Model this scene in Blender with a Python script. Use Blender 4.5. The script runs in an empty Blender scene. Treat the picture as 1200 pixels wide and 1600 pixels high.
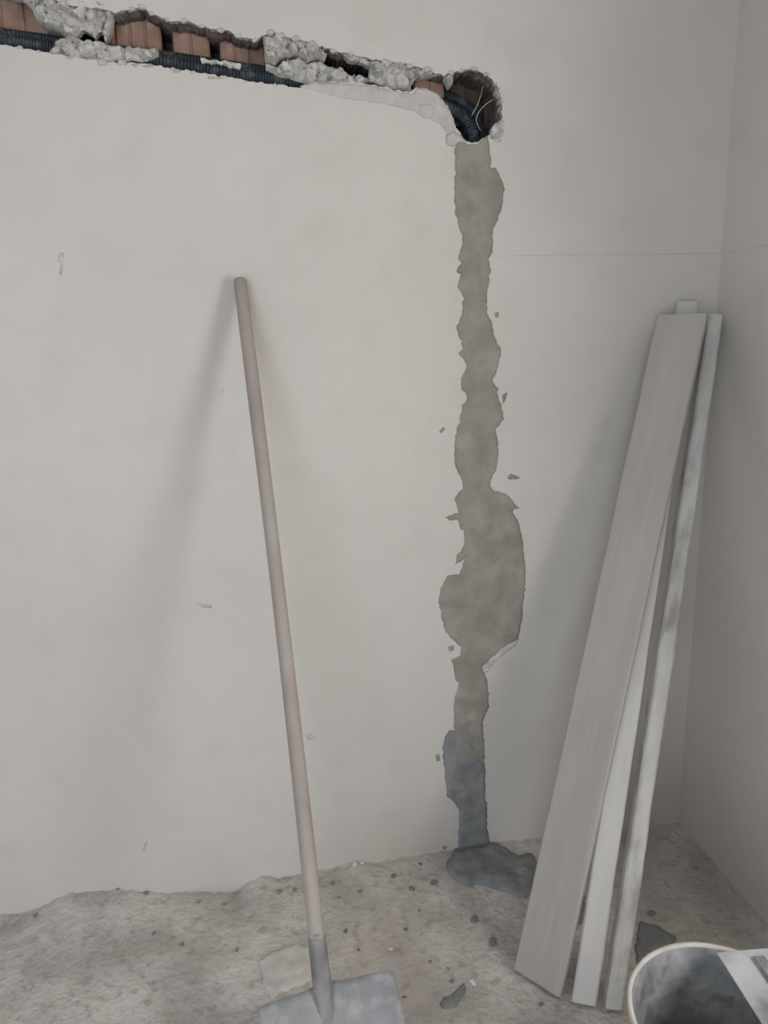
import bpy, bmesh, math, random
import numpy as np
from mathutils import Vector, Matrix, noise
from mathutils.geometry import delaunay_2d_cdt

random.seed(7)
rng = np.random.default_rng(7)
scene = bpy.context.scene
C = scene.collection

# ------------------------------------------------------------------ camera
# world: back wall is the plane y = 0, right wall the plane x = 0, floor z = 0 (metres)
CAM = np.array([-1.0726, -1.6710, 1.35])
FPX = 1154.85                                    # focal length for a 1200 x 1600 frame
ROT = np.array([[0.986857, -0.159400, -0.026551],   # right
                [0.062527, 0.225155, 0.972315],     # up
                [0.149009, 0.961196, -0.232162]])   # forward
cd = bpy.data.cameras.new('camera')
cd.sensor_fit = 'VERTICAL'
cd.sensor_height = 36.0
cd.lens = FPX * 36.0 / 1600.0
cd.clip_start = 0.02
cam = bpy.data.objects.new('camera', cd)
C.objects.link(cam)
m = Matrix.Identity(4)
for i in range(3):
    m[i][0] = ROT[0][i]; m[i][1] = ROT[1][i]; m[i][2] = -ROT[2][i]; m[i][3] = CAM[i]
cam.matrix_world = m
scene.camera = cam

# ------------------------------------------------------------------ world, daylight, exposure
vs = scene.view_settings
vs.view_transform = 'Standard'; vs.look = 'None'; vs.gamma = 1.0; vs.use_curve_mapping = False
vs.exposure = 0.12
world = bpy.data.worlds.new('overcast_sky'); scene.world = world
world.use_nodes = True
bg = world.node_tree.nodes['Background']
bg.inputs['Color'].default_value = (0.80, 0.88, 1.0, 1); bg.inputs['Strength'].default_value = 1.0

# the window opening in the right wall and an added fill-light doorway in the rear wall (both outside the frame)
WIN_Y0, WIN_Y1, WIN_Z0, WIN_Z1 = -1.68, -1.00, 0.45, 1.98
FILL_DOOR_X0, FILL_DOOR_X1, FILL_DOOR_Z1 = -3.25, -1.35, 2.25
ROOM_X, ROOM_Y, ROOM_Z = -3.4, -3.6, 2.7

def daylight(name, loc, direction, sx, sy, watts, col):
    l = bpy.data.lights.new(name, 'AREA'); l.shape = 'RECTANGLE'; l.size = sx; l.size_y = sy
    l.energy = watts; l.color = col
    o = bpy.data.objects.new(name, l); C.objects.link(o); o.location = loc
    o.rotation_euler = Vector(direction).to_track_quat('-Z', 'Z').to_euler()
    return o
daylight('daylight_window', (0.17, (WIN_Y0+WIN_Y1)/2, (WIN_Z0+WIN_Z1)/2), (-1, 0, 0), WIN_Y1-WIN_Y0+.1, WIN_Z1-WIN_Z0+.1, 46, (1.0, 0.955, 0.91))
daylight('fill_doorway', ((FILL_DOOR_X0+FILL_DOOR_X1)/2, ROOM_Y-0.17, FILL_DOOR_Z1/2), (0, 1, 0), FILL_DOOR_X1-FILL_DOOR_X0, FILL_DOOR_Z1, 38, (0.80, 0.90, 1.0))  # cool fill lamp behind an invented, unseen doorway

# ------------------------------------------------------------------ helpers
def at(px, py, axis, v):
    """where the sight line through a photo point meets the plane axis = v"""
    d = ROT.T @ np.array([(px-600)/FPX, (800-py)/FPX, 1.0])
    return CAM + d*(v-CAM[axis])/d[axis]
def wall_pt(px, py, y=0.0):
    p = at(px, py, 1, y); return (p[0], p[2])
def floor_pt(px, py, z=0.0):
    p = at(px, py, 2, z); return (p[0], p[1])

def link(name, me, mats=(), parent=None, smooth=False):
    o = bpy.data.objects.new(name, me); C.objects.link(o)
    for mm in (mats if isinstance(mats, (list, tuple)) else [mats]):
        if mm.name not in [x.name for x in me.materials if x]: me.materials.append(mm)
    if smooth:
        for p in me.polygons: p.use_smooth = True
    if parent is not None:
        o.parent = parent
        o.matrix_parent_inverse = Matrix.Translation(-parent.location)
    return o
def mesh_from(name, verts, faces):
    me = bpy.data.meshes.new(name)
    me.from_pydata([tuple(map(float, v)) for v in verts], [], faces); me.update()
    return me
def fix_normals(me):
    bm = bmesh.new(); bm.from_mesh(me); bmesh.ops.recalc_face_normals(bm, faces=bm.faces); bm.to_mesh(me); bm.free(); me.update()
def rebase(o, base):
    """move the origin of a top-level mesh to its base, keep it in place"""
    b = Vector(base); o.data.transform(Matrix.Translation(-b)); o.location = b
def thing(name, label, cat, loc, group=None):
    o = bpy.data.objects.new(name, None); C.objects.link(o); o.location = loc; o.empty_display_size = .05
    return tag(o, label, cat, group)
def tag(o, label, cat, group=None):
    o['label'] = label; o['category'] = cat
    if group: o['group'] = group
    return o
def struct(o, label=None):
    o['kind'] = 'structure'
    if label: o['label'] = label
    return o

def boxes(name, blist):
    v = []; f = []
    for (x0, x1, y0, y1, z0, z1) in blist:
        k = len(v)
        v += [(x0,y0,z0),(x1,y0,z0),(x1,y1,z0),(x0,y1,z0),(x0,y0,z1),(x1,y0,z1),(x1,y1,z1),(x0,y1,z1)]
        f += [[k+i for i in q] for q in ((0,3,2,1),(4,5,6,7),(0,1,5,4),(1,2,6,5),(2,3,7,6),(3,0,4,7))]
    return mesh_from(name, v, f)

def tube(name, pts, radii, sides=14, cap=True):
    pts = [Vector(p) for p in pts]; v = []; f = []
    t0 = (pts[1]-pts[0]).normalized()
    a = t0.orthogonal().normalized()
    for i, p in enumerate(pts):
        t = (pts[min(i+1, len(pts)-1)] - pts[max(i-1, 0)]).normalized()
        a = (a - t*a.dot(t)).normalized(); b = t.cross(a)
        for k in range(sides):
            an = 2*math.pi*k/sides
            v.append(p + (a*math.cos(an)+b*math.sin(an))*radii[i])
    for i in range(len(pts)-1):
        for k in range(sides):
            f.append([i*sides+k, i*sides+(k+1) % sides, (i+1)*sides+(k+1) % sides, (i+1)*sides+k])
    if cap:
        f.append(list(range(sides))[::-1]); f.append([(len(pts)-1)*sides+k for k in range(sides)])
    me = mesh_from(name, v, f); fix_normals(me); return me

def lathe(name, prof, cx, cy, n=72, jit=None):
    v = []; f = []
    for i, (r, z) in enumerate(prof):
        for k in range(n):
            a = 2*math.pi*k/n
            rr, zz = (r, z) if jit is None else jit(i, a, r, z)
            v.append((cx+rr*math.cos(a), cy+rr*math.sin(a), zz))
    for i in range(len(prof)-1):
        for k in range(n):
            f.append([i*n+k, i*n+(k+1) % n, (i+1)*n+(k+1) % n, (i+1)*n+k])
    return mesh_from(name, v, f)

def inside(pts, poly):
    x, y = pts[:, 0], pts[:, 1]; r = np.zeros(len(pts), bool); n = len(poly)
    for i in range(n):
        x0, y0 = poly[i]; x1, y1 = poly[(i+1) % n]
        if y0 == y1: continue
        c = ((y0 > y) != (y1 > y)) & (x < (x1-x0)*(y-y0)/(y1-y0)+x0)
        r ^= c
    return r
def edge_dist(pts, poly):
    d = np.full(len(pts), 1e9); n = len(poly)
    for i in range(n):
        a = poly[i]; b = poly[(i+1) % n]; ab = b-a; L = (ab@ab) or 1e-12
        t = np.clip(((pts-a)@ab)/L, 0, 1)
        d = np.minimum(d, np.hypot(*(pts-a-t[:, None]*ab).T))
    return d
def ragged(poly, step, jit):
    """outline resampled every step with a raggedness at several scales"""
    poly = np.array(poly, float); out = []; sd = rng.uniform(0, 90)
    for i in range(len(poly)):
        a = poly[i]; b = poly[(i+1) % len(poly)]; L = np.hypot(*(b-a)); n = max(1, int(round(L/step)))
        for k in range(n):
            p = a+(b-a)*k/n
            q = Vector((p[0], p[1], sd))
            o = np.array([noise.noise(q*90), noise.noise(q*90+Vector((7, 3, 5)))])*1.5 + np.array([noise.noise(q*260), noise.noise(q*260+Vector((2, 9, 1)))])
            out.append(p + o*jit)
    return np.array(out)

def crust(name, outline, to3d, mat, step=.006, bevel=.01, thick=.004, amp=.002, freq=40., jit=.0015, back=.002, parent=None, seed=0., smooth=True, facet=0.):
    """a lump or patch with a traced outline, its own thickness and an uneven surface; to3d(u, v, height)"""
    poly = ragged(outline, step, jit)
    lo, hi = poly.min(0), poly.max(0)
    gx, gy = np.meshgrid(np.arange(lo[0], hi[0], step), np.arange(lo[1], hi[1], step))
    g = np.c_[gx.ravel(), gy.ravel()]; g += rng.uniform(-.3, .3, g.shape)*step
    g = g[inside(g, poly)]
    if len(g): 
        d = edge_dist(g, poly); g = g[d > step*.45]
    allp = np.vstack([poly, g]); n = len(poly)
    vv, ee, ff, *_ = delaunay_2d_cdt([Vector(p) for p in allp], [(i, (i+1) % n) for i in range(n)], [], 1, 1e-7)
    P = np.array([tuple(v) for v in vv]); d = edge_dist(P, poly)
    cent = np.array([P[list(t)].mean(0) for t in ff]); ok = inside(cent, poly)
    tris = [list(t) for t, k in zip(ff, ok) if k]
    verts = []; 
    for p, dd in zip(P, d):
        s = min(dd/bevel, 1.0); s = math.sqrt(max(0., 1-(1-s)**2))
        nz = noise.noise(Vector((p[0]*freq+seed, p[1]*freq, seed)))*amp + noise.noise(Vector((p[0]*freq*2.7, p[1]*freq*2.7+seed, 3+seed)))*amp*.45
        if facet:      # broken into angular pieces, each tilted its own way
            q = Vector((p[0]*facet+seed, p[1]*facet, seed)); dst, cells = noise.voronoi(q)
            c0 = cells[0]; hsh = noise.cell_vector(c0*7.31)
            nz = nz*.35 + amp*((hsh[0]-.5)*1.3 + (q.x-c0.x)*(hsh[1]-.5)*1.6 + (q.y-c0.y)*(hsh[2]-.8)*1.6) - amp*.5*max(0, .12-(dst[1]-dst[0]))/.12
        verts.append(to3d(p[0], p[1], s*max(thick+nz, thick*.15)))
    # skirt down to the back
    cnt = {}
    for t in tris:
        for a, b in ((t[0], t[1]), (t[1], t[2]), (t[2], t[0])):
            k = (min(a, b), max(a, b)); cnt.setdefault(k, []).append((a, b))
    m_ = {}
    faces = tris
    for k, l in list(cnt.items()):
        if len(l) == 1:
            a, b = l[0]
            for q in (a, b):
                if q not in m_:
                    m_[q] = len(verts); verts.append(to3d(P[q][0], P[q][1], -back))
            faces.append([b, a, m_[a], m_[b]])
    used = sorted({q for t in faces for q in t}); remap = {q: i for i, q in enumerate(used)}
    me = mesh_from(name, [verts[q] for q in used], [[remap[q] for q in t] for t in faces]); fix_normals(me)
    # to3d keeps orientation consistent with the viewer side; recalc may flip open shells, so test one face
    return link(name, me, mat, parent, smooth)
def on_wall(y0=0.0): return lambda u, v, h: (u, y0-h, v)
def on_floor(z0=0.0): return lambda u, v, h: (u, v, z0+h)

# ------------------------------------------------------------------ materials
def material(name, c1, c2, scale=6., rough=.85, bump=.2, bscale=60., c3=None, s3=40., amt3=.3, stretch=(1,1,1), dist=.004, detail=5., lo=.35, hi=.65, metallic=0., spec=.3):
    mt = bpy.data.materials.new(name); mt.use_nodes = True
    nt = mt.node_tree; N = nt.nodes; L = nt.links; b = N['Principled BSDF']
    b.inputs['Roughness'].default_value = rough; b.inputs['Metallic'].default_value = metallic
    b.inputs['Specular IOR Level'].default_value = spec
    tc = N.new('ShaderNodeTexCoord'); mp = N.new('ShaderNodeMapping'); mp.inputs['Scale'].default_value = stretch
    L.new(tc.outputs['Object'], mp.inputs['Vector'])
    n1 = N.new('ShaderNodeTexNoise'); n1.inputs['Scale'].default_value = scale; n1.inputs['Detail'].default_value = detail
    L.new(mp.outputs[0], n1.inputs['Vector'])
    r1 = N.new('ShaderNodeValToRGB'); r1.color_ramp.elements[0].position = lo; r1.color_ramp.elements[1].position = hi
    r1.color_ramp.elements[0].color = (*c1, 1); r1.color_ramp.elements[1].color = (*c2, 1)
    L.new(n1.outputs['Fac'], r1.inputs['Fac']); col = r1.outputs['Color']
    if c3 is not None:
        n2 = N.new('ShaderNodeTexNoise'); n2.inputs['Scale'].default_value = s3; n2.inputs['Detail'].default_value = 4
        L.new(mp.outputs[0], n2.inputs['Vector'])
        r2 = N.new('ShaderNodeValToRGB'); r2.color_ramp.elements[0].position = .52; r2.color_ramp.elements[1].position = .68
        r2.color_ramp.elements[0].color = (0, 0, 0, 1); r2.color_ramp.elements[1].color = (amt3, amt3, amt3, 1)
        L.new(n2.outputs['Fac'], r2.inputs['Fac'])
        mx = N.new('ShaderNodeMix'); mx.data_type = 'RGBA'
        L.new(r2.outputs['Color'], mx.inputs['Factor']); L.new(col, mx.inputs['A']); mx.inputs['B'].default_value = (*c3, 1)
        col = mx.outputs['Result']
    L.new(col, b.inputs['Base Color'])
    if bump:
        n3 = N.new('ShaderNodeTexNoise'); n3.inputs['Scale'].default_value = bscale; n3.inputs['Detail'].default_value = 6
        L.new(mp.outputs[0], n3.inputs['Vector'])
        bp = N.new('ShaderNodeBump'); bp.inputs['Strength'].default_value = bump; bp.inputs['Distance'].default_value = dist
        L.new(n3.outputs['Fac'], bp.inputs['Height']); L.new(bp.outputs[0], b.inputs['Normal'])
    mt['col_socket'] = 1
    return mt

def add_level_line(mt, z, xmin, colour, amount):
    """a faint pencil level line drawn round the room at one height"""
    nt = mt.node_tree; N = nt.nodes; L = nt.links; b = N['Principled BSDF']
    src = b.inputs['Base Color'].links[0].from_socket
    tc = N.new('ShaderNodeTexCoord'); sx = N.new('ShaderNodeSeparateXYZ'); L.new(tc.outputs['Object'], sx.inputs[0])
    def mth(op, a, bb, c=None):
        n = N.new('ShaderNodeMath'); n.operation = op
        for i, q in enumerate((a, bb, c)):
            if q is None: continue
            if isinstance(q, (int, float)): n.inputs[i].default_value = q
            else: L.new(q, n.inputs[i])
        return n.outputs[0]
    line = mth('COMPARE', sx.outputs['Z'], z, .0014)
    nz = N.new('ShaderNodeTexNoise'); nz.inputs['Scale'].default_value = 14; L.new(tc.outputs['Object'], nz.inputs['Vector'])
    f = mth('MULTIPLY', line, mth('GREATER_THAN', sx.outputs['X'], xmin))
    f = mth('MULTIPLY', f, mth('MULTIPLY', nz.outputs['Fac'], amount))
    mx = N.new('ShaderNodeMix'); mx.data_type = 'RGBA'
    L.new(f, mx.inputs['Factor']); L.new(src, mx.inputs['A']); mx.inputs['B'].default_value = (*colour, 1)
    L.new(mx.outputs['Result'], b.inputs['Base Color'])

M = {}
M['paint'] = material('white_plaster', (.74, .72, .69), (.78, .76, .73), scale=2.2, rough=.8, bump=.10, bscale=26, c3=(.505, .47, .43), s3=9, amt3=.35, dist=.003)  # unseen walls and ceiling, lightened to bounce more fill light
M['paint_lined'] = material('wall_plaster_cream_with_level_line', (.550, .513, .472), (.595, .558, .515), scale=2.2, rough=.8, bump=.10, bscale=26, c3=(.505, .47, .43), s3=9, amt3=.35, dist=.003)
add_level_line(M['paint_lined'], 1.5155, -.545, (.33, .31, .285), .55)
M['raw'] = material('broken_plaster', (.46, .44, .40), (.60, .58, .54), scale=34, rough=.95, bump=.8, bscale=130, c3=(.36, .32, .27), s3=50, amt3=.6)
M['lip'] = material('smeared_plaster', (.475, .445, .41), (.555, .525, .485), scale=24, rough=.9, bump=.5, bscale=110, c3=(.45, .42, .38), s3=40, amt3=.4)
M['cavity'] = material('cavity_rubble', (.10, .09, .08), (.20, .17, .145), scale=25, rough=.95, bump=.7, bscale=80)  # rubble tone darkened to paint in the shade of the recess
M['brick'] = material('clay_brick', (.27, .165, .125), (.37, .235, .18), scale=18, rough=.9, bump=.4, bscale=150, c3=(.50, .40, .33), s3=30, amt3=.45)
M['brick_shaded'] = material('shaded_clay_brick', (.10, .07, .055), (.16, .11, .085), scale=18, rough=.9, bump=.4, bscale=150)  # same clay, darkened to paint in the shade inside the box hole
M['dust'] = material('clay_dust', (.40, .32, .26), (.48, .40, .33), scale=40, rough=.95, bump=.4, bscale=120)
M['mortar'] = material('dried_mortar', (.25, .228, .196), (.33, .304, .268), scale=16, rough=.92, bump=.5, bscale=110, c3=(.20, .19, .175), s3=22, amt3=.5)
M['wet'] = material('damp_mortar', (.20, .205, .208), (.26, .264, .264), scale=22, rough=.75, bump=.5, bscale=120, c3=(.17, .174, .177), s3=30, amt3=.5)
M['floor'] = material('rough_concrete_floor', (.44, .405, .375), (.60, .56, .525), scale=8, rough=.93, bump=1., bscale=75, c3=(.33, .295, .27), s3=42, amt3=.6, dist=.006, detail=8)
M['crust'] = material('pale_screed', (.50, .465, .43), (.60, .565, .53), scale=20, rough=.93, bump=.5, bscale=90)
M['conduit'] = material('conduit_plastic', (.016, .022, .029), (.028, .037, .046), scale=12, rough=.45, bump=0, spec=.4, c3=(.30, .30, .30), s3=45, amt3=.25)
M['wood_grey'] = material('weathered_grey_board', (.345, .32, .295), (.455, .43, .405), scale=7, rough=.88, bump=.35, bscale=60, c3=(.25, .235, .215), s3=12, amt3=.4, stretch=(1, 1, .10))
M['wood_pale'] = material('pale_cement_dusted_board', (.48, .465, .445), (.59, .575, .55), scale=7, rough=.88, bump=.3, bscale=55, c3=(.33, .315, .295), s3=9, amt3=.4, stretch=(1, 1, .15))
M['wood_stain'] = material('mortar_stained_board', (.43, .415, .39), (.56, .545, .52), scale=18, rough=.9, bump=.5, bscale=70, c3=(.20, .185, .165), s3=24, amt3=.6, stretch=(1, 1, .45))
M['handle'] = material('worn_wood_handle', (.30, .255, .23), (.39, .345, .315), scale=10, rough=.7, bump=.15, bscale=80, c3=(.27, .21, .185), s3=16, amt3=.4, stretch=(1, 1, .12))
M['steel'] = material('cement_coated_steel', (.23, .236, .245), (.34, .346, .355), scale=14, rough=.7, bump=.35, bscale=90, c3=(.46, .455, .44), s3=30, amt3=.5, metallic=.15)
M['socket'] = material('dull_socket_steel', (.19, .185, .18), (.30, .29, .28), scale=18, rough=.65, bump=.25, bscale=90, c3=(.38, .37, .36), s3=30, amt3=.5, metallic=.2)
M['orange'] = material('orange_plastic', (.62, .33, .09), (.70, .40, .13), scale=8, rough=.5, bump=0, c3=(.50, .45, .38), s3=20, amt3=.4, spec=.5)
M['rim'] = material('dusty_bucket_rim', (.50, .47, .43), (.66, .63, .59), scale=20, rough=.8, bump=.4, bscale=120)
M['residue'] = material('bucket_mortar_residue', (.22, .225, .23), (.42, .42, .415), scale=14, rough=.9, bump=.8, bscale=70, c3=(.12, .12, .125), s3=26, amt3=.6)
M['slurry'] = material('shade_dark_slurry', (.03, .033, .04), (.05, .053, .06), scale=10, rough=.35, bump=.1, bscale=30, spec=.5)  # slurry colour darkened to carry the shade deep in the bucket
M['blade'] = material('trowel_steel', (.62, .64, .68), (.78, .79, .82), scale=16, rough=.5, bump=.2, bscale=60, c3=(.36, .36, .36), s3=18, amt3=.6, metallic=.35)
M['white'] = material('white_chip', (.68, .67, .64), (.78, .77, .74), scale=30, rough=.85, bump=.3, bscale=90)
M['wire'] = material('pale_wire', (.55, .53, .50), (.62, .60, .57), scale=30, rough=.5, bump=0)
M['frame'] = material('bare_window_frame', (.50, .49, .47), (.56, .55, .53), scale=12, rough=.7, bump=.1)

# ------------------------------------------------------------------ the room
WALL_T = 0.16
# back wall, with the chase and the box hole cut into it
HOLE_PX = [(-220,-62),(0,-28),(60,-5),(100,6),(167,15),(180,22),(203,13),(220,10),(240,23),(267,33),(293,33),(320,42),(353,47),(377,58),(400,62),(423,50),(460,60),(493,70),(530,80),(577,92),(620,97),(660,107),(693,118),(707,113),(740,107),(760,117),(777,133),(783,150),(785,180),(783,213),(770,219),(763,210),(753,216),(747,223),(730,222),(720,210),(712,200),(708,187),(700,167),(683,147),(663,138),(648,137),(640,145),(600,136),(550,128),(500,128),(480,133),(470,137),(400,128),(333,117),(267,107),(227,99),(180,98),(120,90),(77,83),(60,80),(0,69),(-220,28)]
hole = ragged([wall_pt(*p) for p in HOLE_PX], .004, .0019)

def build_back_wall():
    X0, X1, Z0, Z1 = ROOM_X, 0.0, -.06, ROOM_Z
    outer = np.array([(X0, Z0), (X1, Z0), (X1, Z1), (X0, Z1)])
    no, nh = 4, len(hole)
    pts = np.vstack([outer, hole])
    edges = [(i, (i+1) % 4) for i in range(4)] + [(4+i, 4+(i+1) % nh) for i in range(nh)]
    vv, ee, ff, *_ = delaunay_2d_cdt([Vector(p) for p in pts], edges, [], 0, 1e-8)
    P = np.array([tuple(v) for v in vv]); cent = np.array([P[list(t)].mean(0) for t in ff]); ins = inside(cent, hole)
    verts = [(p[0], 0., p[1]) for p in P]; faces = []; mats = []
    for t, k in zip(ff, ins):
        if not k: faces.append([t[0], t[1], t[2]]); mats.append(0)
    # sides of the chase: broken plaster, then rubble
    c = hole.mean(0); loops = []
    for depth, sh, jj in ((0., 0., 0.), (.016, .0015, .002), (.034, -.002, .003), (.13, .004, .004)):
        base = len(verts)
        for i, h in enumerate(hole):
            t = hole[(i+1) % nh]-hole[i-1]; nn = np.array([-t[1], t[0]])/(np.hypot(*t)+1e-9)
            o = nn*(sh + jj*rng.uniform(-1, 1))
            verts.append((h[0]+o[0], depth, h[1]+o[1]))
        loops.append(base)
    for li in range(3):
        for i in range(nh):
            j = (i+1) % nh
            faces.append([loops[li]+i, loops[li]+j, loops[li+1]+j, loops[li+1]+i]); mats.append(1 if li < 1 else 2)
    # bottom of the chase
    back = len(verts); verts += [(p[0], .13, p[1]) for p in P]
    for t, k in zip(ff, ins):
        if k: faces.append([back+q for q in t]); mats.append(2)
    # outer shell
    k = len(verts)
    verts += [(X0,0,Z0),(X1,0,Z0),(X1,0,Z1),(X0,0,Z1),(X0,WALL_T,Z0),(X1,WALL_T,Z0),(X1,WALL_T,Z1),(X0,WALL_T,Z1)]
    for q in ((0,4,5,1),(1,5,6,2),(2,6,7,3),(3,7,4,0),(4,7,6,5)):
        faces.append([k+i for i in q]); mats.append(0)
    used = sorted({q for t in faces for q in t}); rm = {q: i for i, q in enumerate(used)}
    me = mesh_from('wall_back', [verts[q] for q in used], [[rm[q] for q in t] for t in faces])
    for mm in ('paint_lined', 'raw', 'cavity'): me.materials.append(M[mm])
    for p, mi in zip(me.polygons, mats): p.material_index = mi
    o = bpy.data.objects.new('wall_back', me); C.objects.link(o)
    return struct(o, 'cream plastered wall with a chased channel and grey mortar strip')
wall_back = build_back_wall()

wr = struct(link('wall_right', boxes('wall_right', [
    (0, WALL_T, ROOM_Y, WIN_Y0, -.06, ROOM_Z), (0, WALL_T, WIN_Y1, WALL_T, -.06, ROOM_Z),
    (0, WALL_T, WIN_Y0, WIN_Y1, -.06, WIN_Z0), (0, WALL_T, WIN_Y0, WIN_Y1, WIN_Z1, ROOM_Z)]), M['paint_lined']), 'cream plastered side wall with the window opening')
struct(link('wall_left', boxes('wall_left', [(ROOM_X-WALL_T, ROOM_X, ROOM_Y, WALL_T, -.06, ROOM_Z)]), M['paint']))
struct(link('wall_rear', boxes('wall_rear', [
    (ROOM_X-WALL_T, FILL_DOOR_X0, ROOM_Y-WALL_T, ROOM_Y, -.06, ROOM_Z), (FILL_DOOR_X1, WALL_T, ROOM_Y-WALL_T, ROOM_Y, -.06, ROOM_Z),
    (FILL_DOOR_X0, FILL_DOOR_X1, ROOM_Y-WALL_T, ROOM_Y, FILL_DOOR_Z1, ROOM_Z)]), M['paint']))
struct(link('ceiling', boxes('ceiling', [(ROOM_X-WALL_T, WALL_T, ROOM_Y-WALL_T, WALL_T, ROOM_Z, ROOM_Z+.1)]), M['paint']))
fw = .05
struct(link('window_1', boxes('window_1', [
    (.05, .11, WIN_Y0, WIN_Y0+fw, WIN_Z0, WIN_Z1), (.05, .11, WIN_Y1-fw, WIN_Y1, WIN_Z0, WIN_Z1),
    (.05, .11, WIN_Y0+fw, WIN_Y1-fw, WIN_Z0, WIN_Z0+fw), (.05, .11, WIN_Y0+fw, WIN_Y1-fw, WIN_Z1-fw, WIN_Z1)]), M['frame']), 'bare window frame in the side wall')

# floor: rough screed, built up unevenly along the foot of the back wall
EDGE_PX = [(-300,1470),(0,1428),(30,1429),(60,1419),(110,1394),(150,1392),(190,1388),(225,1393),(260,1396),(300,1392),(370,1394),(385,1377),(410,1368),(440,1372),(470,1365),(500,1358),(530,1352),(560,1345),(590,1346),(620,1340),(660,1334),(715,1328),(770,1316),(840,1309),(900,1304),(1058,1285)]
edge_xz = np.array([wall_pt(*p) for p in EDGE_PX])
def floor_z(x, y):
    e = float(np.interp(x, edge_xz[:, 0], edge_xz[:, 1]))
    w = math.exp(-(-y/.10)**1.3) if y < 0 else 1.
    v = Vector((x, y, 0))
    z = noise.noise(v*5)*.0035 + noise.noise(v*17)*.0028 + noise.noise(v*45)*.0022 - .002
    near = math.exp(-(-y/.35)) if y < 0 else 1
    z += abs(noise.noise(v*28+Vector((4, 2, 0))))*.005*near
    smooth = 1/(1+math.exp((x+.42)/.05))*.75+.25      # trodden smooth in the corner
    crumble = (noise.noise(v*55)*.006 + noise.noise(v*110)*.004)*math.exp(-(-y/.025)) if y < 0 else noise.noise(v*55)*.006
    return z*smooth + e*w + crumble*smooth
def build_floor():
    xs = np.concatenate([np.arange(ROOM_X-WALL_T, -2.0, .14), np.arange(-2.0, 0.0, .010), [0., .05, WALL_T]])
    ys = np.concatenate([np.arange(ROOM_Y-WALL_T, -1.25, .14), np.arange(-1.25, -.001, .010), [0., .012, .05, WALL_T]])
    nx, ny = len(xs), len(ys)
    v = [(x, y, floor_z(x, y)) for y in ys for x in xs]
    f = [[j*nx+i, j*nx+i+1, (j+1)*nx+i+1, (j+1)*nx+i] for j in range(ny-1) for i in range(nx-1)]
    k = len(v); x0, x1, y0, y1 = xs[0], xs[-1], ys[0], ys[-1]
    v += [(x0, y0, -.12), (x1, y0, -.12), (x1, y1, -.12), (x0, y1, -.12)]
    f.append([k+3, k+2, k+1, k])
    f.append([k, k+1]+[i for i in range(nx)][::-1]); f.append([k+2, k+3]+[(ny-1)*nx+i for i in range(nx)])
    f.append([k+1, k+2]+[j*nx+nx-1 for j in range(ny)][::-1]); f.append([k+3, k]+[j*nx for j in range(ny)])
    return struct(link('floor', mesh_from('floor', v, f), M['floor'], smooth=True), 'rough grey brown concrete floor')
floor = build_floor()

# ------------------------------------------------------------------ in the chase: bricks, broken plaster, conduits
def fluted_brick(w, d, h, flutes):
    """hollow clay block piece with upright grooves on its face"""
    prof = [(0, .004), (.004, 0)]
    for i in range(1, flutes):
        x = w*i/flutes
        prof += [(x-.0035, 0), (x-.002, .0035), (x+.002, .0035), (x+.0035, 0)]
    prof += [(w-.004, 0), (w, .004), (w, d), (0, d)]
    n = len(prof); v = [(x, y, 0) for x, y in prof]+[(x, y, h) for x, y in prof]
    f = [list(range(n))[::-1], [n+i for i in range(n)]]+[[i, (i+1) % n, n+(i+1) % n, n+i] for i in range(n)]
    me = mesh_from('brick', v, f); fix_normals(me); return me
for (pxa, pxb, pym, y, h, tilt, fl) in [(-160,-42,-10,.060,.15,0,3), (-38,112,12,.062,.15,.0,4), (165,177,52,.050,.11,.03,1), (179,250,55,.058,.12,.01,3), (270,327,66,.057,.12,-.01,2), (343,414,82,.059,.12,.01,3), (646,694,135,.046,.09,0,2), (702,752,135,.106,.16,0,2), (756,800,150,.110,.16,.02,2)]:
    a = at(pxa, pym, 1, y); b = at(pxb, pym, 1, y); w = b[0]-a[0]
    d = .126-y
    o = link('brick', fluted_brick(w, d, h, fl), M['brick' if y < .1 else 'brick_shaded'], wall_back)
    o.location = (a[0], y, a[2]-h/2); o.rotation_euler = (0, tilt, 0)

LUMPS = [  # outline in the photo, depth of its base, thickness, unevenness
    ([(-60,-30),(45,-12),(105,0),(168,12),(171,22),(166,32),(160,47),(148,58),(138,50),(128,47),(119,56),(107,58),(100,52),(77,45),(63,36),(50,17),(38,2),(10,-8)], .020, .014, .012),
    ([(74,86),(84,74),(97,63),(110,58),(125,62),(143,63),(160,69),(180,72),(207,75),(247,78),(249,90),(230,97),(205,96),(187,101),(157,101),(125,95),(100,92)], .012, .012, .008),
    ([(413,60),(423,50),(445,54),(460,60),(493,70),(510,83),(507,97),(498,92),(480,98),(462,86),(440,92),(428,104),(415,96),(414,80)], .014, .016, .012),
    ([(416,98),(430,106),(445,96),(466,90),(482,100),(500,96),(512,104),(533,108),(547,117),(577,126),(560,134),(520,131),(488,136),(470,128),(443,123),(417,110)], .010, .015, .012),
    ([(577,97),(598,94),(620,97),(660,105),(692,117),(668,120),(650,123),(644,134),(640,146),(618,140),(596,136),(577,127)], .016, .013, .011),
    ([(536,84),(548,82),(578,95),(580,106),(560,96),(545,95)], .012, .010, .008),
    ([(165,15),(178,20),(176,45),(168,60),(163,64),(160,50),(166,33)], .018, .010, .006),
    ([(313,90),(330,92),(350,95),(377,101),(374,108),(352,103),(345,99),(322,97),(316,100)], .006, .005, .004),
    ([(693,118),(708,112),(709,124),(704,136),(699,130)], .010, .010, .006),
    ([(770,128),(780,136),(786,160),(785,184),(781,180),(781,160),(775,142)], .014, .008, .010),
    ([(771,196),(785,186),(785,214),(772,222),(766,212)], .006, .010, .007),
]
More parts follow.
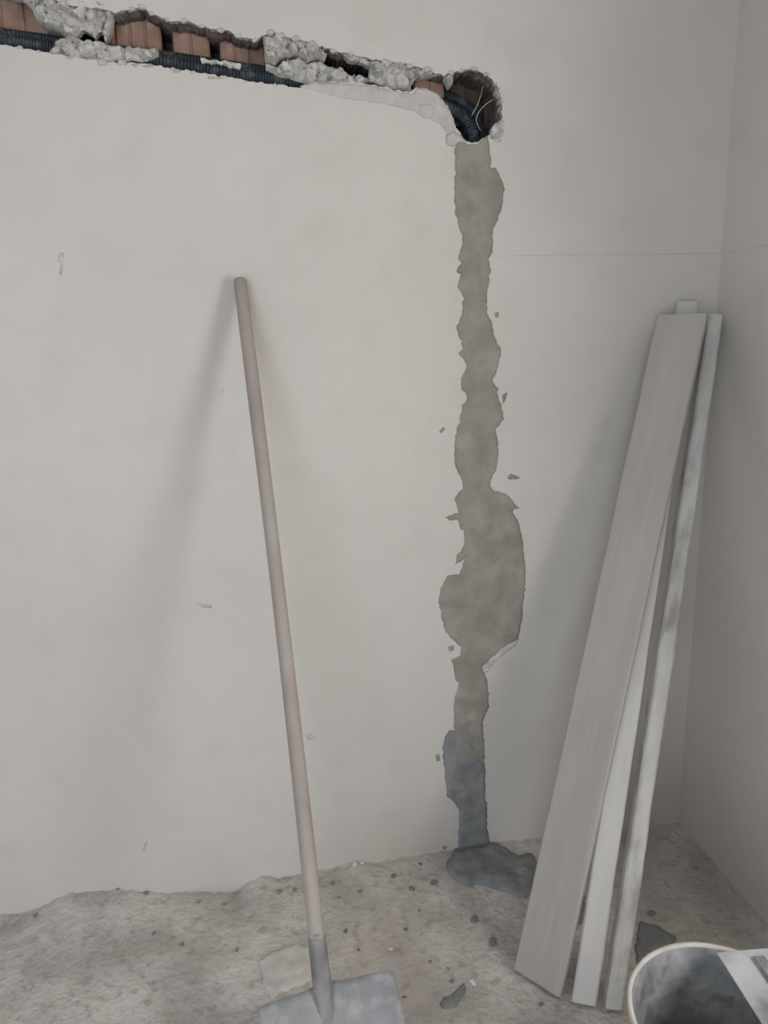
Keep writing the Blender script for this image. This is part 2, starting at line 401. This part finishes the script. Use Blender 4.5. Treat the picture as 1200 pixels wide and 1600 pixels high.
for i, (pl, y0, th, am) in enumerate(LUMPS):
    crust('plaster_lump', [wall_pt(*p, y0) for p in pl], on_wall(y0), M['raw'], step=.0034, bevel=.006, thick=th, amp=am*1.5, freq=75, jit=.0022, back=.02, parent=wall_back, seed=i*3.1, smooth=False, facet=48)
# plaster smeared over the conduit along the lower lip, and its lumps left of the box hole
LIPS = [
    ([(468,135),(493,127),(530,130),(575,133),(610,140),(643,148),(650,138),(664,138),(684,147),(700,167),(710,188),(711,205),(700,212),(690,196),(668,184),(640,172),(600,163),(533,153),(480,139)], .0018, .0035),
    ([(655,163),(672,160),(680,172),(676,184),(662,186),(654,176)], .005, .004),
    ([(696,212),(706,204),(716,208),(728,219),(731,226),(716,224),(708,231),(698,226)], .008, .006),
    ([(150,92),(166,90),(168,100),(156,104)], .006, .004), ([(186,92),(198,95),(194,103),(184,102)], .006, .004),
]
for i, (pl, th, am) in enumerate(LIPS):
    crust('plaster_ridge', [wall_pt(*p) for p in pl], on_wall(0), M['lip'], step=.004, bevel=.010, thick=th, amp=am, freq=90, jit=.0015, back=.004, parent=wall_back, seed=20+i*2.3)
# chipped crumbs of plaster clinging to the broken edges of the chase
for i, (px, py, r) in enumerate([(205,14,5),(222,10,7),(236,20,4),(262,31,4),(287,32,5),(315,39,4),(345,46,5),(372,56,5),(398,62,4),(424,50,6),(440,55,5),(462,60,6),(488,68,6),(520,79,5),(548,84,4),(600,96,4),(640,103,5),(672,112,4),(705,114,5),(722,110,5),(742,107,6),(760,116,4),(775,131,3),(785,158,3),(785,190,4),(778,219,5),(60,81,4),(30,75,4),(110,90,5),(270,108,4),(300,113,3),(350,121,4),(385,127,3),(430,133,4)]):
    n = 9; pl = [(px+r*1.25*math.cos(a)*random.uniform(.6, 1.2), py+r*.8*math.sin(a)*random.uniform(.6, 1.2)) for a in [2*math.pi*k/n for k in range(n)]]
    crust('plaster_crumb', [wall_pt(*p) for p in pl], on_wall(0), M['lip'], step=.003, bevel=.004, thick=.0025, amp=.003, freq=120, jit=.0012, back=.006, parent=wall_back, seed=40+i)

for i, (px, py, r) in enumerate([(212,101,5),(232,103,6),(276,111,5),(330,121,5),(342,122,4),(195,99,4)]):
    pl = [(px+r*1.6*math.cos(a)*random.uniform(.6, 1.2), py+r*.6*math.sin(a)*random.uniform(.6, 1.2)) for a in [2*math.pi*k/8 for k in range(8)]]
    crust('brick_dust', [wall_pt(*p) for p in pl], on_wall(0), M['dust'], step=.003, bevel=.004, thick=.0012, amp=.001, freq=120, jit=.0012, back=.004, parent=wall_back, seed=140+i)

def smooth_path(pts, step):
    pts = [Vector(p) for p in pts]; out = []
    for i in range(len(pts)-1):
        p0 = pts[max(i-1, 0)]; p1 = pts[i]; p2 = pts[i+1]; p3 = pts[min(i+2, len(pts)-1)]
        n = max(2, int((p2-p1).length/step))
        for k in range(n):
            t = k/n
            out.append(.5*((2*p1)+(p2-p0)*t+(2*p0-5*p1+4*p2-p3)*t*t+(3*p1-p0-3*p2+p3)*t**3))
    out.append(pts[-1]); return out
def conduit(px_path, r, label):
    path = smooth_path([tuple(at(px, py, 1, y)) for px, py, y in px_path], .0016)
    rad = [r*(1, .97, .86, .97)[i % 4] for i in range(len(path))]
    me = tube('corrugated_conduit', path, rad, 12)
    o = link('corrugated_conduit', me, M['conduit']); 
    rebase(o, path[0]); return tag(o, label, 'pipe', 'corrugated conduits in the wall chase')
conduit([(-200,34,.026),(0,66,.026),(70,76,.024),(150,88,.026),(250,98,.026),(330,110,.026),(400,121,.026),(470,130,.026),(560,146,.030),(640,156,.034),(690,165,.040),(722,182,.044),(737,208,.040),(740,250,.034),(741,300,.034)], .0155, 'dark corrugated conduit lying lowest in the wall chase, bending down into the mortar strip')
conduit([(-200,20,.046),(0,52,.046),(70,62,.046),(150,75,.045),(250,87,.045),(400,109,.046),(560,130,.055),(640,140,.062),(700,150,.070),(736,172,.075),(752,205,.070),(755,250,.055),(756,300,.050)], .0105, 'dark corrugated conduit lying behind the lowest one in the wall chase')
def wire(px_path, label):
    path = smooth_path([tuple(at(px, py, 1, y)) for px, py, y in px_path], .004)
    o = link('thin_wire', tube('thin_wire', path, [.0008]*len(path), 6), M['wire'], smooth=True); rebase(o, path[-1])
    return tag(o, label, 'wire', 'thin wires in the wall hole')
wire([(756,128,.060),(751,150,.045),(744,168,.035),(737,181,.040),(732,200,.060)], 'thin pale wire hanging straight across the dark wall hole')
wire([(771,155,.030),(758,164,.025),(749,174,.025),(744,186,.030),(747,197,.035),(752,205,.045)], 'thin pale wire curling in a loop on the right of the dark wall hole')

# ------------------------------------------------------------------ the filled upright channel
LEFT = [(712,212),(711,224),(711,248),(711,271),(709,292),(710,313),(712,336),(717,357),(723,373),(719,394),(716,405),(721,409),(712,425),(720,428),(718,436),(715,448),(725,465),(719,499),(713,512),(719,531),(723,544),(716,552),(724,562),(729,573),(719,594),(721,609),(729,613),(729,624),(721,634),(719,652),(710,689),(710,726),(721,750),(723,763),(710,778),(713,789),(716,802),(696,807),(703,814),(715,811),(719,827),(725,828),(725,852),(713,870),(711,883),(727,873),(717,897),(699,899),(689,918),(686,941),(690,967),(696,988),(711,1002),(721,1012),(720,1023),(705,1030),(712,1063),(717,1065),(709,1098),(709,1145),(716,1200)]
RIGHT = [(722,213),(731,225),(746,226),(754,218),(763,211),(765,230),(767,262),(774,263),(784,281),(788,298),(784,323),(776,347),(771,360),(769,394),(763,405),(768,420),(763,431),(765,439),(761,462),(761,489),(769,504),(771,523),(783,544),(782,557),(776,581),(769,595),(779,607),(776,614),(784,634),(788,655),(782,663),(774,670),(779,702),(776,731),(766,752),(769,765),(792,772),(805,788),(813,793),(801,798),(811,818),(816,844),(820,878),(821,920),(816,949),(817,962),(809,999),(789,1010),(764,1032),(753,1043),(762,1063),(764,1104),(754,1129),(757,1167),(757,1205)]
crust('mortar_fill', [wall_pt(*p) for p in LEFT+RIGHT[::-1]], on_wall(0), M['mortar'], step=.005, bevel=.005, thick=.0030, amp=.0035, freq=26, jit=.0022, back=.02, parent=wall_back, seed=1.7)['label'] = 'dry grey mortar filling the upright channel'
WETL = [(704,1140),(696,1148),(691,1170),(694,1206),(698,1225),(698,1244),(712,1255),(718,1266),(716,1300),(717,1334)]
WETR = [(722,1146),(736,1160),(748,1182),(757,1196),(758,1241),(762,1269),(761,1296),(767,1320)]
crust('damp_mortar_fill', [wall_pt(*p) for p in WETL+WETR[::-1]], on_wall(0), M['wet'], step=.006, bevel=.006, thick=.0050, amp=.003, freq=30, jit=.0022, back=.02, parent=wall_back, seed=2.9)['label'] = 'darker damp mortar at the foot of the upright channel'
for i, pl in enumerate([[(686,675),(691,667),(696,669),(690,677)], [(793,745),(798,740),(813,746),(808,749),(795,749)], [(773,489),(779,487),(779,495),(774,496)], [(785,617),(793,612),(790,625),(785,632)], [(680,1181),(686,1177),(688,1188),(682,1190)], [(699,1012),(708,1008),(710,1016),(702,1018)], [(692,1321),(699,1322),(697,1327),(691,1326)]]):
    crust('mortar_splash', [wall_pt(*p) for p in pl], on_wall(0), M['mortar'], step=.003, bevel=.004, thick=.003, amp=.001, freq=60, jit=.0008, back=.003, parent=wall_back, seed=60+i)
# chalky fringe of smeared plaster by the wide mortar patch
crust('plaster_smear', [wall_pt(*p) for p in [(753,1046),(764,1030),(789,1008),(811,997),(806,1008),(790,1020),(772,1036),(760,1052)]], on_wall(0), M['raw'], step=.004, bevel=.006, thick=.002, amp=.002, freq=60, jit=.001, back=.003, parent=wall_back, seed=77)
# small scars and dents in the plaster
for i, pl in enumerate([[(91,400),(95,394),(100,396),(99,415),(96,430),(92,428),(95,412),(91,408)], [(223,1327),(227,1316),(232,1309),(230,1318),(226,1330)], [(476,1147),(486,1145),(492,1152),(484,1157)], [(306,940),(318,944),(332,946),(330,951),(316,949)], [(404,636),(409,634),(410,640),(405,641)], [(346,610),(350,608),(351,613),(347,614)]]):
    crust('plaster_scar', [wall_pt(*p) for p in pl], on_wall(0), M['raw'], step=.003, bevel=.003, thick=.0022, amp=.001, freq=80, jit=.0004, back=.003, parent=wall_back, seed=80+i)

# ------------------------------------------------------------------ planks leaning in the corner
def board(name, P0, T, W, thick, mat, label, seed, skew=0., wob=.0012, roll=0.):
    """a board leaning: P0 foot of its left edge, T top of its left edge (front face), W its width"""
    P0 = Vector(P0); T = Vector(T); u = T-P0; Ln = u.length; u.normalize()
    w = Vector((u.y, -u.x, 0)).normalized(); n = w.cross(u).normalized()      # n faces the room
    c_, s_ = math.cos(math.radians(roll)), math.sin(math.radians(roll)); w, n = w*c_-n*s_, n*c_+w*s_
    rows = 46; v = []; f = []
    bev = min(.004, thick*.2)
    for i in range(rows+1):
        s = Ln*i/rows
        jl = noise.noise(Vector((seed, s*6, 0)))*wob + noise.noise(Vector((seed, s*35, 2)))*wob*.8
        jr = noise.noise(Vector((seed+5, s*6, 0)))*wob + noise.noise(Vector((seed+5, s*35, 2)))*wob*.8
        for (a, d) in ((bev+jl, 0), (W-bev+jr, 0), (W+jr, -bev), (W+jr, -thick+bev), (W-bev+jr, -thick), (bev+jl, -thick), (jl, -thick+bev), (jl, -bev)):
            ss = s + (skew*(a/W) if i == 0 else 0)
            v.append((a, d, ss))
    for i in range(rows):
        for k in range(8):
            f.append([i*8+k, i*8+(k+1) % 8, (i+1)*8+(k+1) % 8, (i+1)*8+k])
    f.append(list(range(8))); f.append([rows*8+k for k in range(8)])
    me = mesh_from(name, v, f); fix_normals(me)
    o = link(name, me, mat)
    mw = Matrix.Identity(4)
    for i in range(3):
        mw[i][0] = w[i]; mw[i][1] = n[i]; mw[i][2] = u[i]; mw[i][3] = P0[i]
    o.matrix_world = mw
    return tag(o, label, 'plank', 'planks leaning in the corner')
board('wooden_plank', (-.6196, -.3993, .009), (-.1780, -.0460, 1.3787), .1115, .016, M['wood_grey'], 'widest grey weathered plank in front, leaning in the corner', 1.)
board('wooden_plank', (-.5295, -.5004, .0095), (-.1133, -.0190, 1.4109), .0480, .018, M['wood_pale'], 'pale narrow plank in the middle, its top end rising above the wide one', 2., skew=.006, roll=15)
board('wooden_plank', (-.4718, -.5356, .0176), (-.0467, -.0450, 1.3811), .0330, .040, M['wood_stain'], 'mortar-stained narrow plank furthest right, its foot beside the bucket', 3., wob=.0022, skew=.0066, roll=25)

# ------------------------------------------------------------------ shovel leaning on the wall
shL = Vector((-1.1583, -.5438, .17)); shR = Vector((-.9014, -.5069, .17))
bw = (shR-shL).normalized(); mid = (shL+shR)/2
hz = Vector((bw.y, -bw.x, 0)).normalized()                 # towards the room
pitch = math.radians(36)
bd = (hz*math.cos(pitch)-Vector((0, 0, 1))*math.sin(pitch)).normalized(); bn = bw.cross(bd); bn = bn if bn.z > 0 else -bn
top = Vector((-1.1096, -.0185, 1.4684)); sock = Vector((-1.0366, -.5224, .185))
sh = thing('shovel', 'long-handled shovel with worn wooden shaft leaning on the plaster wall', 'shovel', (mid.x, mid.y-.2, 0))
ax = (top-sock).normalized()
nP = 60; path = []; rad = []
for i in range(nP+1):
    t = i/nP; p = sock.lerp(top, t*.97+.03)
    p += Vector((math.sin(t*math.pi)*.004, -math.sin(t*math.pi)*.004, 0))
    path.append(p); rad.append(.0152-.0016*t+.0004*math.sin(t*9))
path += [top+ax*.004, top+ax*.007]; rad += [.0120, .007]
link('handle', tube('handle', path, rad, 20), M['handle'], sh, True)
sp = [sock+ax*.075, sock+ax*.070, sock+ax*.035, sock, sock-ax*.035+bd*.004, sock-ax*.055+bd*.035, mid+bd*.10+bn*.004, mid+bd*.17+bn*.001, mid+bd*.215-bn*.004]
sr = [.0163, .0172, .0178, .0182, .0185, .0180, .0165, .012, .006]
spath = smooth_path(sp, .008); srad = list(np.interp(np.linspace(0, 1, len(spath)), np.linspace(0, 1, len(sr)), sr))
socket = link('socket', tube('socket', spath, srad, 18), M['socket'], sh, True)
def blade():
    hw0 = (shR-shL).length/2; Ln = .285; nu, nv = 24, 22; v = []; f = []
    for layer in (0, 1):
        for j in range(nv+1):
            s = j/nv
            for i in range(nu+1):
                t = -1+2*i/nu
                hw = hw0*(1-.07*s)
                shoulder = .020*math.exp(-(t/.28)**2) + .006*abs(t)**6
                tip = -.035*abs(t)**2.6
                d = -shoulder*(1-s)*.4 + (Ln+tip)*s + (1-s)*(.012*abs(t)**8)
                hgt = .022*abs(t)**2.4*(1-.35*s) + .018*s*s*.4 - .003
                v.append(mid + bw*(t*hw) + bd*d + bn*(hgt - .0022*layer))
    n1 = (nu+1)*(nv+1)
    for layer in (0, 1):
        for j in range(nv):
            for i in range(nu):
                a = layer*n1+j*(nu+1)+i; q = [a, a+1, a+nu+2, a+nu+1]; f.append(q if layer == 0 else q[::-1])
    rim = [i for i in range(nu+1)]+[j*(nu+1)+nu for j in range(1, nv+1)]+[nv*(nu+1)+i for i in range(nu-1, -1, -1)]+[j*(nu+1) for j in range(nv-1, 0, -1)]
    for k in range(len(rim)):
        a, b = rim[k], rim[(k+1) % len(rim)]; f.append([a, b, n1+b, n1+a])
    me = mesh_from('blade', v, f); fix_normals(me); return me
link('blade', blade(), M['steel'], sh, True)
rv = sock+ax*.085+Vector((0, -.0185, .004))
link('rivet', tube('rivet', [rv, rv+Vector((0, -.003, 0)), rv+Vector((0, -.0045, 0))], [.004, .004, .002], 10), M['steel'], socket)

# ------------------------------------------------------------------ bucket with the trowel laid across it
BX, BY, BR, BH = -.4196, -.8254, .1502, .300
bk = thing('mortar_bucket', 'orange bucket crusted inside with grey mortar, at the foot of the planks', 'bucket', (BX, BY, 0))
body = lathe('body', [(.001, .006), (.112, .006), (.116, .002), (.120, .006), (.1455, BH-.035), (.1475, BH-.034), (.1475, BH-.028), (.1455, BH-.027), (.1462, BH-.004), (.1432, BH-.004), (.1170, .012), (.001, .012)], BX, BY)
fix_normals(body); body_o = link('body', body, M['orange'], bk, True)
rim = lathe('rim', [(.1428, BH-.008), (.1428, BH-.002), (.1448, BH), (.1490, BH), (BR, BH-.002), (BR, BH-.009), (.1462, BH-.009), (.1462, BH-.006), (.1428, BH-.008)], BX, BY,
            jit=lambda i, a, r, z: (r+noise.noise(Vector((math.cos(a)*4, math.sin(a)*4, i)))*.0006, z+noise.noise(Vector((math.cos(a)*5, math.sin(a)*5, 2)))*.0008))
fix_normals(rim); link('rim', rim, M['rim'], bk, True)
def res_j(i, a, r, z):
    q = Vector((math.cos(a)*2.6, math.sin(a)*2.6, z*16)); k = noise.noise(q*1.6)*.0030+noise.noise(q*4)*.0018
    if i == 0: return r-.0004, z
    return r-.0012-abs(k), z
rp = []
for i in range(14):
    t = i/13; z = (BH-.005)*(1-t)+.02*t; rp.append((.1432-(BH-.004-z)*(.0262/.284)-.0006, z))
rs = lathe('mortar_residue', rp, BX, BY, 96, res_j); link('mortar_residue', rs, M['residue'], body_o, True)
sl = lathe('mortar_slurry', [(.001, .062), (.06, .062), (.1195, .060), (.1185, .02), (.001, .02)], BX, BY, 48, lambda i, a, r, z: (r, z+noise.noise(Vector((r*30*math.cos(a), r*30*math.sin(a), 0)))*.004)); fix_normals(sl)
link('mortar_slurry', sl, M['slurry'], bk, True)
hp = []
for i in range(33):
    a = math.radians(180+180*i/32)
    hp.append((BX+.156*math.cos(a), BY-.020-.135*math.sin(-a)*.55+.02, BH-.03-.115*math.sin(-a)))
link('bail', tube('bail', hp, [.0022]*33, 8), M['socket'], bk, True)
for s in (-1, 1):
    link('bail_lug', boxes('bail_lug', [(BX+s*.152-.006, BX+s*.152+.006, BY-.012, BY+.012, BH-.042, BH-.018)]), M['orange'], body_o)

K = Vector((-.3660, -.7112, .3045)); e1 = Vector((.9965, -.083, 0)).normalized(); e2 = Vector((e1.y, -e1.x, 0)) 
if e2.y > 0: e2 = -e2
TL, TW = .28, .125
tr = thing('plastering_trowel', 'cement-smeared rectangular steel plastering trowel laid across the bucket rim', 'trowel', tuple(K+e1*TW/2+e2*TL/2-Vector((0, 0, .003))))
def local_box(name, a0, a1, b0, b1, z0, z1, mat, bevel=0.):
    vv = []
    for z in (z0, z1):
        for a, b in ((a0, b0), (a1, b0), (a1, b1), (a0, b1)): vv.append(K+e1*a+e2*b+Vector((0, 0, z)))
    me = mesh_from(name, vv, [[0,3,2,1],[4,5,6,7],[0,1,5,4],[1,2,6,5],[2,3,7,6],[3,0,4,7]]); fix_normals(me)
    if bevel:
        bm = bmesh.new(); bm.from_mesh(me); bmesh.ops.bevel(bm, geom=bm.edges[:], offset=bevel, segments=2, affect='EDGES'); bm.to_mesh(me); bm.free()
    return link(name, me, mat, tr)
sb = local_box('steel_blade', 0, TW, 0, TL, -.0028, -.0008, M['blade'], .0006)
local_box('spine', TW/2-.011, TW/2+.011, .018, TL-.02, -.0008, .006, M['residue'], .0028)
tg = [K+e1*TW/2+e2*b+Vector((0, 0, z)) for b, z in ((.10, .005), (.105, .025), (.118, .045), (.14, .052))]
link('tang', tube('tang', smooth_path(tg, .006), [.005]*len(smooth_path(tg, .006)), 10), M['socket'], tr, True)
hd = [K+e1*TW/2+e2*b+Vector((0, 0, .052)) for b in (.128, .132, .16, .20, .24, .252, .256)]
link('handle', tube('handle', hd, [.011, .014, .0165, .0175, .016, .013, .008], 16), M['handle'], tr, True)
# mortar clots stuck on the trowel
for i, pl in enumerate([[(.085,.02),(.11,.018),(.112,.05),(.095,.06)]]):
    crust('mortar_clot', pl, lambda u, v, h: tuple(K+e1*u+e2*v+Vector((0, 0, -.0008+h))), M['residue'], step=.005, bevel=.008, thick=.003, amp=.001, freq=80, back=.0004, parent=sb, seed=90+i)

# ------------------------------------------------------------------ on the floor
hp_ = [(709,1326),(699,1345),(696,1357),(703,1371),(728,1384),(750,1382),(783,1393),(816,1404),(834,1400),(840,1352),(833,1335),(819,1335),(811,1339),(789,1326),(769,1316),(740,1322)]
o = crust('mortar_heap', [floor_pt(*p) for p in hp_], on_floor(.002), M['wet'], step=.006, bevel=.045, thick=.014, amp=.008, freq=30, jit=.002, back=.012, seed=5.5)
rebase(o, (*floor_pt(770, 1360), 0)); tag(o, 'dark damp mortar heap on the floor at the foot of the grey strip', 'mortar')
for pl, lab, mm, th in [
    ([(686,1568),(694,1558),(706,1556),(714,1545),(725,1535),(728,1545),(722,1560),(712,1574),(696,1576),(688,1574)], 'dark damp mortar splat on the floor near the bottom edge of the picture', 'wet', .004),
    ([(1000,1440),(1030,1448),(1058,1466),(1052,1476),(1020,1490),(996,1510),(992,1480)], 'dark damp mortar patch on the floor between planks and bucket', 'wet', .004),
    ([(404,1504),(430,1485),(466,1476),(486,1480),(488,1530),(470,1540),(440,1550),(424,1562),(412,1540),(408,1520)], 'pale crust of dried screed on the floor behind the shovel blade', 'crust', .003),
    ([(892,1390),(908,1384),(914,1402),(910,1440),(896,1455),(888,1440)], 'dark mortar smear on the floor seen between the two left planks', 'wet', .004)]:
    pts = [floor_pt(*p) for p in pl]; c = np.mean(pts, 0)
    o = crust('mortar_splat', pts, on_floor(floor_z(*c)+.001), M[mm], step=.006, bevel=.012, thick=th, amp=.003, freq=40, jit=.002, back=.008, seed=th*900+c[0])
    rebase(o, (c[0], c[1], 0)); tag(o, lab, 'mortar')

def chip_mesh(name, seed, flat):
    bm = bmesh.new(); bmesh.ops.create_icosphere(bm, subdivisions=2, radius=1.0)
    for v in bm.verts:
        k = 1+noise.noise(v.co*1.3+Vector((seed, 0, 0)))*.55+noise.noise(v.co*3+Vector((0, seed, 0)))*.25
        v.co = Vector((v.co.x*k, v.co.y*k*.8, v.co.z*k*flat))
    lo = min(v.co.z for v in bm.verts)
    for v in bm.verts: v.co.z -= lo
    me = bpy.data.meshes.new(name); bm.to_mesh(me); bm.free(); return me
shapes = {}
for mm in ('mortar', 'wet', 'white', 'crust', 'brick'):
    for k in range(3):
        me = chip_mesh('rubble_crumb', k*7.3+len(mm), .35+.1*k); me.materials.append(M[mm]); shapes[mm, k] = me
def crumb(px, py, size_px, mm, label=None, name='rubble_crumb'):
    x, y = floor_pt(px, py, .004); z = floor_z(x, y)
    o = bpy.data.objects.new(name, shapes[mm, random.randrange(3)]); C.objects.link(o)
    s = size_px*.00125/2; o.scale = (s, s, s); o.rotation_euler = (0, 0, random.uniform(0, 6.28)); o.location = (x, y, z-.0015)
    tag(o, label or {'mortar': 'small grey mortar crumb lying on the rough floor', 'wet': 'small dark mortar crumb lying on the rough floor', 'white': 'small white plaster flake lying on the rough floor', 'crust': 'small pale screed crumb lying on the rough floor', 'brick': 'small reddish brick crumb lying on the rough floor'}[mm], 'rubble', {'mortar': 'grey mortar crumbs on the floor', 'wet': 'dark mortar crumbs on the floor', 'white': 'white plaster flakes on the floor', 'crust': 'pale screed crumbs on the floor', 'brick': 'brick crumbs on the floor'}[mm])
    if label: del o['group']
for a in [(739,1532,13,'white','white plaster chip on the floor beside the dark mortar splat'), (554,1354,14,'white','white plaster flake at the wall foot just right of the shovel shaft'),
          (657,1349,11,'wet'), (615,1367,13,'wet'), (678,1379,14,'wet'), (644,1388,13,'wet'), (563,1391,9,'wet'), (741,1434,15,'wet','dark crumb on the floor below the damp mortar heap'), (770,1470,16,'wet','dark crumb on the floor left of the widest plank foot'),
          (845,1566,9,'wet','small dark crumb on the floor under the foot of the widest plank'), (1018,1425,16,'mortar','grey crumb on the floor right of the stained plank'), (1088,1354,12,'mortar','grey crumb on the floor near the right wall corner'), (566,1350,8,'white'), (610,1480,8,'white'), (469,1432,11,'crust'), (455,1433,9,'crust'),
          (590,1396,8,'crust'), (540,1452,10,'wet'), (634,1450,8,'wet'), (706,1530,8,'mortar'), (672,1500,8,'brick'), (700,1510,7,'brick'), (632,1555,7,'wet'), (350,1400,10,'mortar'), (310,1402,9,'mortar'), (152,1400,12,'mortar'),
          (188,1396,14,'mortar'), (228,1396,12,'mortar'), (120,1402,9,'mortar'), (55,1428,10,'mortar'), (284,1472,9,'mortar'), (340,1475,8,'crust'), (240,1455,8,'wet'), (370,1482,9,'mortar'), (436,1388,12,'mortar'), (460,1385,10,'mortar'), (520,1378,10,'mortar'), (530,1400,9,'mortar'), (690,1440,8,'crust'), (560,1480,8,'mortar'), (655,1420,7,'mortar'), (45,1540,14,'crust','pale crumb on the floor in the lower left corner')]:
    crumb(*a)
